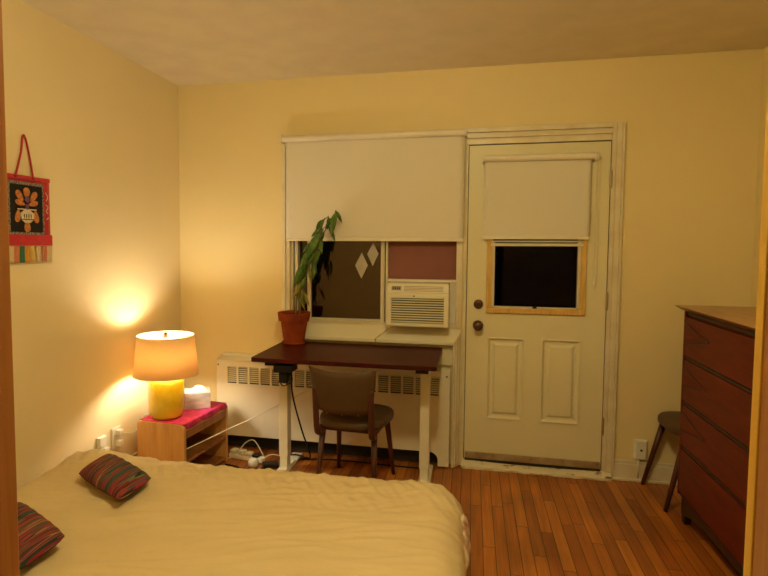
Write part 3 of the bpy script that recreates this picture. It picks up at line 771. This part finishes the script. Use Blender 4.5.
# ------------------------------------------------------------------ plant
pl = root('potted_plant',(.899,-.140,.777),'leggy green potted plant leaning right on the desk corner','potted plant')
prof=[(.066,.012),(.074,.05),(.088,.155),(.1015,.157),(.108,.205),(.109,.212),(.101,.212),(.094,.195)]
MB().lathe(prof,(0,0,0),44,caps=False).lathe([(.062,.012),(.001,.012)],(0,0,0),44,caps=False).build('pot','terra',pl,smooth=False,bevel=0)
for p in pl.children[0].data.polygons: p.use_smooth=True
pl.children[0].modifiers.new('e','EDGE_SPLIT').split_angle=math.radians(35)
MB().lathe([(.066,0),(.076,.004),(.080,.018),(.074,.018),(.070,.008),(.001,.008)],(0,0,0),40,caps=False).build('saucer','terra',pl,smooth=True)
MB().lathe([(.092,.188),(.06,.194),(.001,.196)],(0,0,0),40,caps=False).build('soil','soil',pl)
O=Vector((.885,-.14,.777))
stems=[[(0.892,-.13,.965),(.906,-.12,1.134),(.955,-.12,1.281),(1.016,-.12,1.427),(1.07,-.13,1.492),(1.124,-.12,1.583),(1.164,-.12,1.654)],
 [(.915,-.12,.965),(.941,-.12,1.135),(.989,-.11,1.321),(1.057,-.12,1.466),(1.077,-.13,1.583),(1.111,-.12,1.615)]]
for st in stems:
    MB().tube([Vector(p)-O for p in st],.0055,10,taper=(1.1,.5)).build('stem','stem',pl,smooth=True)
leaves=[((1.172,-.18,1.638),(1.151,-.2,1.491),.054),((1.159,-.1,1.655),(1.204,-.12,1.576),.034),((1.1,-.18,1.6),(1.072,-.2,1.529),.020),((1.065,-.1,1.545),(.996,-.12,1.485),.041),
((1.067,-.18,1.517),(.999,-.2,1.349),.075),((1.051,-.1,1.479),(1.071,-.12,1.375),.048),((1.02,-.18,1.414),(.938,-.2,1.271),.066),((1.038,-.1,1.4),(1.01,-.12,1.256),.054),
((.973,-.18,1.323),(.898,-.2,1.153),.066),((.928,-.1,1.233),(.899,-.12,1.101),.041),((1.04,-.18,1.323),(1.033,-.2,1.208),.040),((1.079,-.1,1.519),(1.016,-.12,1.427),.054),
((.98,-.1,1.36),(.93,-.07,1.21),.055),((1.03,-.13,1.46),(.975,-.22,1.33),.06),
((.932,-.18,1.153),(.898,-.2,1.088),-.027),((.928,-.1,1.133),(.941,-.12,1.042),-.027),((1.007,-.18,1.284),(1.019,-.2,1.182),-.027),((.914,-.1,1.187),(.955,-.12,1.069),-.027)]
rl=random.Random(5)
leaves=[(a,c_,wd*(.72 if wd>0 else 1)) for a,c_,wd in leaves]
for q in range(16):
    t_=.12+.80*q/15; st=stems[q%2]; f_=t_*(len(st)-1); i_=int(f_); p0=Vector(st[i_]).lerp(Vector(st[min(i_+1,len(st)-1)]),f_-i_)
    a=p0+Vector((rl.uniform(-.02,.03),rl.uniform(-.05,.03),.01)); L_=rl.uniform(.07,.12)*(.7 if t_>.8 else 1)
    an=rl.uniform(-.75,.45)
    leaves.append((tuple(a),tuple(a+Vector((math.sin(an)*L_,rl.uniform(-.03,.01),-math.cos(an)*L_))),(rl.uniform(.020,.034) if t_>.25 else -.02)))
stpts=[]
for st in stems:
    P_=[Vector(p) for p in st]
    for i in range(len(P_)-1):
        for t_ in range(8): stpts.append(P_[i].lerp(P_[i+1],t_/8))
for i,(a,c_,wd) in enumerate(leaves):
    a=Vector(a); c_=Vector(c_); near=min(stpts,key=lambda q:(q-a).length)
    d=c_-a; L_=d.length; d.normalize()
    view=Vector((.3+random.uniform(-.5,.5),-1,random.uniform(-.2,.3))); side=d.cross(view).normalized(); nn=side.cross(d).normalized()
    ww=abs(wd)/2
    b=MB()
    def lf(u,v):
        t_=u; prof_=math.sin(PI*min(1,t_**.8))**.8*(1-.25*t_)*1.15
        s_=(v*2-1)
        p=a+d*L_*t_+side*s_*ww*prof_+nn*(.018*math.sin(t_*PI)-.012*abs(s_)*prof_+.003*math.sin(t_*19+s_*3+i))
        return p-O
    b.grid(lf,16,6)
    o=b.build('leaf','leafy' if wd<0 else 'leaf',pl,solid=.0006,smooth=True)
    MB().tube([near-O,(near+a)/2-O+Vector((0,0,.01)),a-O+d*.01],.0018,6).build('leaf_stalk','stem',o,smooth=True)

# ------------------------------------------------------------------ bed
by0,by1=-2.93,-1.205; bx0,bx1=.06,2.045; ztop=.398
bed = root('bed',((bx0+bx1)/2,(by0+by1)/2,0),'low double bed against the left wall under a beige bedspread','bed')
cxb,cyb=(bx0+bx1)/2,(by0+by1)/2
MB().box((-.92,-.78,.12),(.92,.78,.345)).build('mattress','mattress',bed,bevel=.05,seg=4)
MB().box((-.90,-.76,.06),(.90,.76,.115)).build('bed_frame','pine2',bed,bevel=.005)
for sx in (-1,1):
    for sy in (-1,1):
        MB().box((sx*.84-.03,sy*.70-.03,0),(sx*.84+.03,sy*.70+.03,.06)).build('leg','pine2',bed,bevel=.003)
RR=.13; inx0,inx1,iny0,iny1=bx0+RR+.05,bx1-RR,by0+RR,by1-RR
arc=RR*PI/2; drop_=.245; ext=arc+drop_
def bedf(u,v):
    x=inx0-ext+(inx1-inx0+2*ext)*u; y=iny0-ext+(iny1-iny0+2*ext)*v
    # soften plan corners
    cr=.012
    ax0,ax1,ay0,ay1=inx0+cr,inx1-cr,iny0+cr,iny1-cr
    qx=min(max(x,ax0),ax1); qy=min(max(y,ay0),ay1)
    dx_,dy_=x-qx,y-qy; dd=math.hypot(dx_,dy_)
    # distance beyond flat region measured from the softened rectangle
    e=max(0,dd-cr)
    if dd>1e-6: ux,uy=dx_/dd,dy_/dd
    else: ux=uy=0
    e=min(e,ext)
    if dd<=cr: px_,py_,pz_=x,y,ztop
    else:
        bx_,by_=qx+ux*cr,qy+uy*cr
        Rh=RR
        if e<arc:
            th=e/RR; px_=bx_+ux*Rh*math.sin(th); py_=by_+uy*Rh*math.sin(th); pz_=ztop-RR*(1-math.cos(th))
        else:
            dn=e-arc; fold=.014*math.sin((bx_*1.0+by_)*22+ux*4)*dn/drop_ + .01*noise.noise(Vector((bx_*7,by_*7,dn*6)))
            px_=bx_+ux*(Rh+fold); py_=by_+uy*(Rh+fold); pz_=ztop-RR-dn*(1+.08*noise.noise(Vector((bx_*3,by_*3,0))))
    # folds: mostly running along the bed, stronger near the far edge
    far=max(0,1-abs(py_-iny1)/.35)
    wv_=noise.noise(Vector((px_*2.2+py_*1.3,py_*13-px_*2.5,2)))*.009 + noise.noise(Vector((px_*1.1,py_*3,5)))*.011
    ridge=(1-abs(noise.noise(Vector((px_*3.1+py_*2,py_*17-px_*5,8))))*2.5)
    wv_+=max(0,ridge)*.006
    wv_+=far*(noise.noise(Vector((px_*30+py_*16,py_*9,4)))*.012+noise.noise(Vector((px_*9,py_*5,7)))*.008)
    hump=.034*math.exp(-((px_-.30)/.20)**2-((py_+1.27)/.16)**2)
    dip=-.030*math.exp(-((px_-.75)/.35)**2-((py_+2.0)/.25)**2)*.5
    k_=1 if e<arc else .3
    # nudges off the vertical parts point outwards
    return (px_+(ux*wv_ if e>arc*.6 else 0), py_+(uy*wv_ if e>arc*.6 else 0), max(.015,pz_+(wv_+hump+dip)*k_))
b=MB(); b.grid(bedf,300,280)
o=b.build('bedspread','bed',smooth=True,origin=(cxb,cyb,0)); o.rotation_euler=(0,0,math.radians(1.5)); bed.rotation_euler=(0,0,math.radians(1.5))
tag(o,'wrinkled beige bedspread draped over the whole bed','bedspread')
# quilt corner bulging from under the bedspread at the foot end
b=MB()
def ql(u,v):
    a=u*PI*2; t_=v
    y=-1.37-.24*t_; rr=.040*math.sin(PI*(.06+.88*t_))**.6
    x=2.022+rr*math.cos(a)*(.9+.12*noise.noise(Vector((t_*7,a,3)))); z=.30-.12*t_+rr*1.7*math.sin(a)+.012*noise.noise(Vector((t_*9,math.cos(a)*2,math.sin(a)*2)))
    return (x,y,z)
b.grid(ql,32,30)
tag(b.build('folded_quilt','quilt',smooth=True,origin=(2.03,-1.5,.2)),'printed quilt bulging out from under the bedspread at its right corner','quilt')

# cushions
def cushion(C4, z, m, label):
    A_,B_,C_,D_=[Vector((*p,0)) for p in C4]
    cen=(A_+B_+C_+D_)/4
    b=MB(); nu,nv=40,28; uvs=[]
    for side in (1,-1):
        k=len(b.v)
        for i in range(nu+1):
            for j in range(nv+1):
                u,v=i/nu,j/nv
                p=(A_*(1-u)+B_*u)*(1-v)+(D_*(1-u)+C_*u)*v
                su,sv=2*u-1,2*v-1
                pin=1-.05*(1-abs(su)**2)*0
                q=cen+(p-cen)*(1-.02*((1-su*su)*abs(sv)**3+(1-sv*sv)*abs(su)**3)-.06*abs(su*sv)**5)
                h=(max(0,1-abs(su)**3.0)*max(0,1-abs(sv)**3.0))**.55
                zz=z+.040+side*.038*h + .003*math.sin(u*38)*h*(side>0)
                b.v.append(Vector((q.x,q.y,zz))); uvs.append((u,v))
        for i in range(nu):
            for j in range(nv):
                f=[k+i*(nv+1)+j,k+(i+1)*(nv+1)+j,k+(i+1)*(nv+1)+j+1,k+i*(nv+1)+j+1]
                b.f.append(f if side>0 else f[::-1])
    o=b.build('cushion',m,smooth=True,origin=(cen.x,cen.y,z),uvf=lambda i:uvs[i])
    return tag(o,label,'cushion','striped cushions on the bed')
cushion([(.380,-1.392),(.742,-1.606),(.735,-1.832),(.392,-1.640)],.402,'stripe','striped woven red and green cushion at the back of the bed, fully visible')
cushion([(.36,-1.92),(.722,-2.108),(.722,-2.335),(.37,-2.14)],.402,'stripe2','striped woven cushion cut off by the left door frame')

# ------------------------------------------------------------------ wall hanging
wh = root('wall_hanging',(.004,-1.455,1.59),'red embroidered wall hanging with black floral centre on the left wall','wall hanging')
# local coordinates: y along wall, x off the wall
def H_(b,nm,m,par=None,**k): return b.build(nm,m,par or wh,**k)
def flat(poly,x0_,x1_): return MB().prism(poly, lambda u,v:(x0_,u,v), lambda u,v:(x1_,u,v))
b=MB()
def fab(u,v):
    y=-.152+.306*u; z=.150-.315*v
    return (.006+.004*math.sin(u*5+1)*v+.002*math.sin(u*17)*v, y+.004*v*(u-.3), z+.010*u)
b.grid(fab,20,20); H_(b,'cloth','red',solid=.002,smooth=True)
b=MB().box((.006,-.152,.140),(.013,.154,.158)); H_(b,'top_hem','redtop',bevel=.002)
b=MB().box((.008,-.155,-.168),(.016,.158,-.115)); H_(b,'bottom_band','redtop',bevel=.003)
pnl=H_(MB().box((.011,-.104,-.106),(.014,.098,.116)),'centre_panel','blackcloth')
b=MB()
for a,c_ in (((-.112,-.115),(.106,-.104)),((-.112,.114),(.106,.127)),((-.112,-.104),(-.103,.114)),((.096,-.104),(.106,.114))):
    b.box((.011,a[0],a[1]),(.0155,c_[0],c_[1]))
H_(b,'brocade_border','silver',pnl)
def petal(cy,cz,ang,L_,w_,n=18):
    pts=[]
    for k in range(n):
        a=2*PI*k/n; u=math.cos(a)*L_/2; v=math.sin(a)*w_/2*(1+.35*math.cos(a))
        ca,sa=math.cos(ang),math.sin(ang); pts.append((cy+u*ca-v*sa,cz+u*sa+v*ca))
    return pts
b=MB()
for cy,cz,an,L_,w_ in ((0,.078,PI/2,.05,.036),(-.042,.062,2.3,.06,.030),(.042,.062,.85,.06,.030),(-.040,.030,2.9,.06,.024),(.040,.030,.25,.06,.024),(-.056,-.03,-PI/2-.2,.06,.030),(.056,-.03,-PI/2+.2,.06,.030),(0,-.078,-PI/2,.05,.036)):
    b.prism(petal(cy-.003,cz,an,L_,w_), lambda u,v:(.014,u,v), lambda u,v:(.0165,u,v))
H_(b,'embroidered_flower','orange',pnl)
b=MB(); b.prism(petal(-.003,.048,0,.03,.03), lambda u,v:(.0165,u,v), lambda u,v:(.018,u,v)).prism(petal(-.003,.012,PI/2,.03,.022), lambda u,v:(.0165,u,v), lambda u,v:(.018,u,v))
H_(b,'embroidered_centre','purple',pnl)
b=MB(); b.prism([(-.045,-.018),(-.036,-.048),(-.018,-.060),(.014,-.060),(.032,-.048),(.040,-.018),(.02,-.006),(.012,.004),(-.018,.004),(-.026,-.006)], lambda u,v:(.014,u,v), lambda u,v:(.018,u,v))
b.prism([(-.060,-.001),(.054,-.001),(.054,.004),(-.060,.004)], lambda u,v:(.014,u,v), lambda u,v:(.0175,u,v))
H_(b,'embroidered_vase','cream',pnl)
b=MB()
for i in range(4):
    b.prism(petal(-.024+i*.014,-.030,PI/2,.022,.005), lambda u,v:(.018,u,v), lambda u,v:(.0188,u,v))
b.prism([(-.036,-.043),(.032,-.043),(.030,-.047),(-.034,-.047)], lambda u,v:(.018,u,v), lambda u,v:(.0188,u,v))
H_(b,'vase_pattern','blackcloth',pnl)
b=MB(); 
for pt in [[(.120,.09),(.135,.07),(.125,.05)],[(.122,.03),(.136,.02),(.124,.0),(.134,-.01)],[(.125,-.04),(.138,-.03)]]:
    b.tube([(.012,y,z) for y,z in pt],.0022,6)
H_(b,'silver_scroll','cream',smooth=True)
cols=['f_cream','f_cream','f_salmon','f_green','f_orange','f_yellow','f_cream','f_salmon','f_cream']
n_=9; wdt=.31/n_
for i in range(n_):
    y0_=-.153+i*wdt
    def rb(u,v):
        return (.009+.003*math.sin(u*6+i)+.002*v, y0_+wdt*.94*u+.003*math.sin(v*3+i), -.160-.085*v)
    H_(MB().grid(rb,8,8),'fringe_ribbon',cols[i],solid=.001,smooth=True)
b=MB(); b.tube([(.012,-.062,.150),(.006,-.02,.26),(.004,-.004,.338),(.006,.010,.33),(.008,.030,.25),(.012,.044,.152)],.0045,8,smooth=8)
b.lathe([(.003,0),(.009,.006),(.009,.010),(.002,.014)],(.014,-.062,.142),10).lathe([(.003,0),(.009,.006),(.009,.010),(.002,.014)],(.014,.044,.142),10)
H_(b,'hanging_cord','red',smooth=True)
MB().lathe([(.002,0),(.002,.02)],(0,-.003,.334),8,'X').build('nail','steel',wh)

# ------------------------------------------------------------------ added ceiling fill light, out of view, brightens the bedroom
hl = root('fill_light',(1.9,-2.35,H),'added round fill light at the bedroom ceiling, out of view','ceiling light')
MB().lathe([(.09,-.02),(.09,0)],(0,0,0),32).build('light_base','brass',hl)
MB().lathe([(.001,-.10),(.05,-.094),(.095,-.07),(.11,-.04),(.10,-.02)],(0,0,0),32,caps=False).build('globe','fillglow',hl,smooth=True)

# ------------------------------------------------------------------ world, camera
wd = bpy.data.worlds.new('night'); S.world = wd; wd.use_nodes = True
wd.node_tree.nodes['Background'].inputs[0].default_value = (.01,.01,.012,1)
wd.node_tree.nodes['Background'].inputs[1].default_value = .02

f,cx,cy,yaw,pitch,roll = 570.2568,341.8082,280.7337,.2245,.0621,.0049
px,d,h = 2.0433,3.7336,1.4323
fw = Vector((-math.sin(yaw)*math.cos(pitch), math.cos(yaw)*math.cos(pitch), -math.sin(pitch)))
r = fw.cross(Vector((0,0,1))).normalized(); u = r.cross(fw)
r2 = r*math.cos(roll)+u*math.sin(roll); u2 = -r*math.sin(roll)+u*math.cos(roll)
cam = bpy.data.cameras.new('camera'); co = bpy.data.objects.new('camera', cam); COL.objects.link(co)
m3 = Matrix((r2,u2,-fw)).transposed()
co.matrix_world = Matrix.Translation((px,-d,h)) @ m3.to_4x4()
cam.sensor_fit = 'HORIZONTAL'; cam.sensor_width = 36; cam.lens = f*36/768
cam.shift_x = (384-cx)/768; cam.shift_y = (cy-288)/768
cam.clip_start = .02
S.camera = co
S.view_settings.view_transform = 'Standard'; S.view_settings.look = 'None'
S.view_settings.gamma = 1; S.view_settings.use_curve_mapping = False
S.view_settings.exposure = 1.0
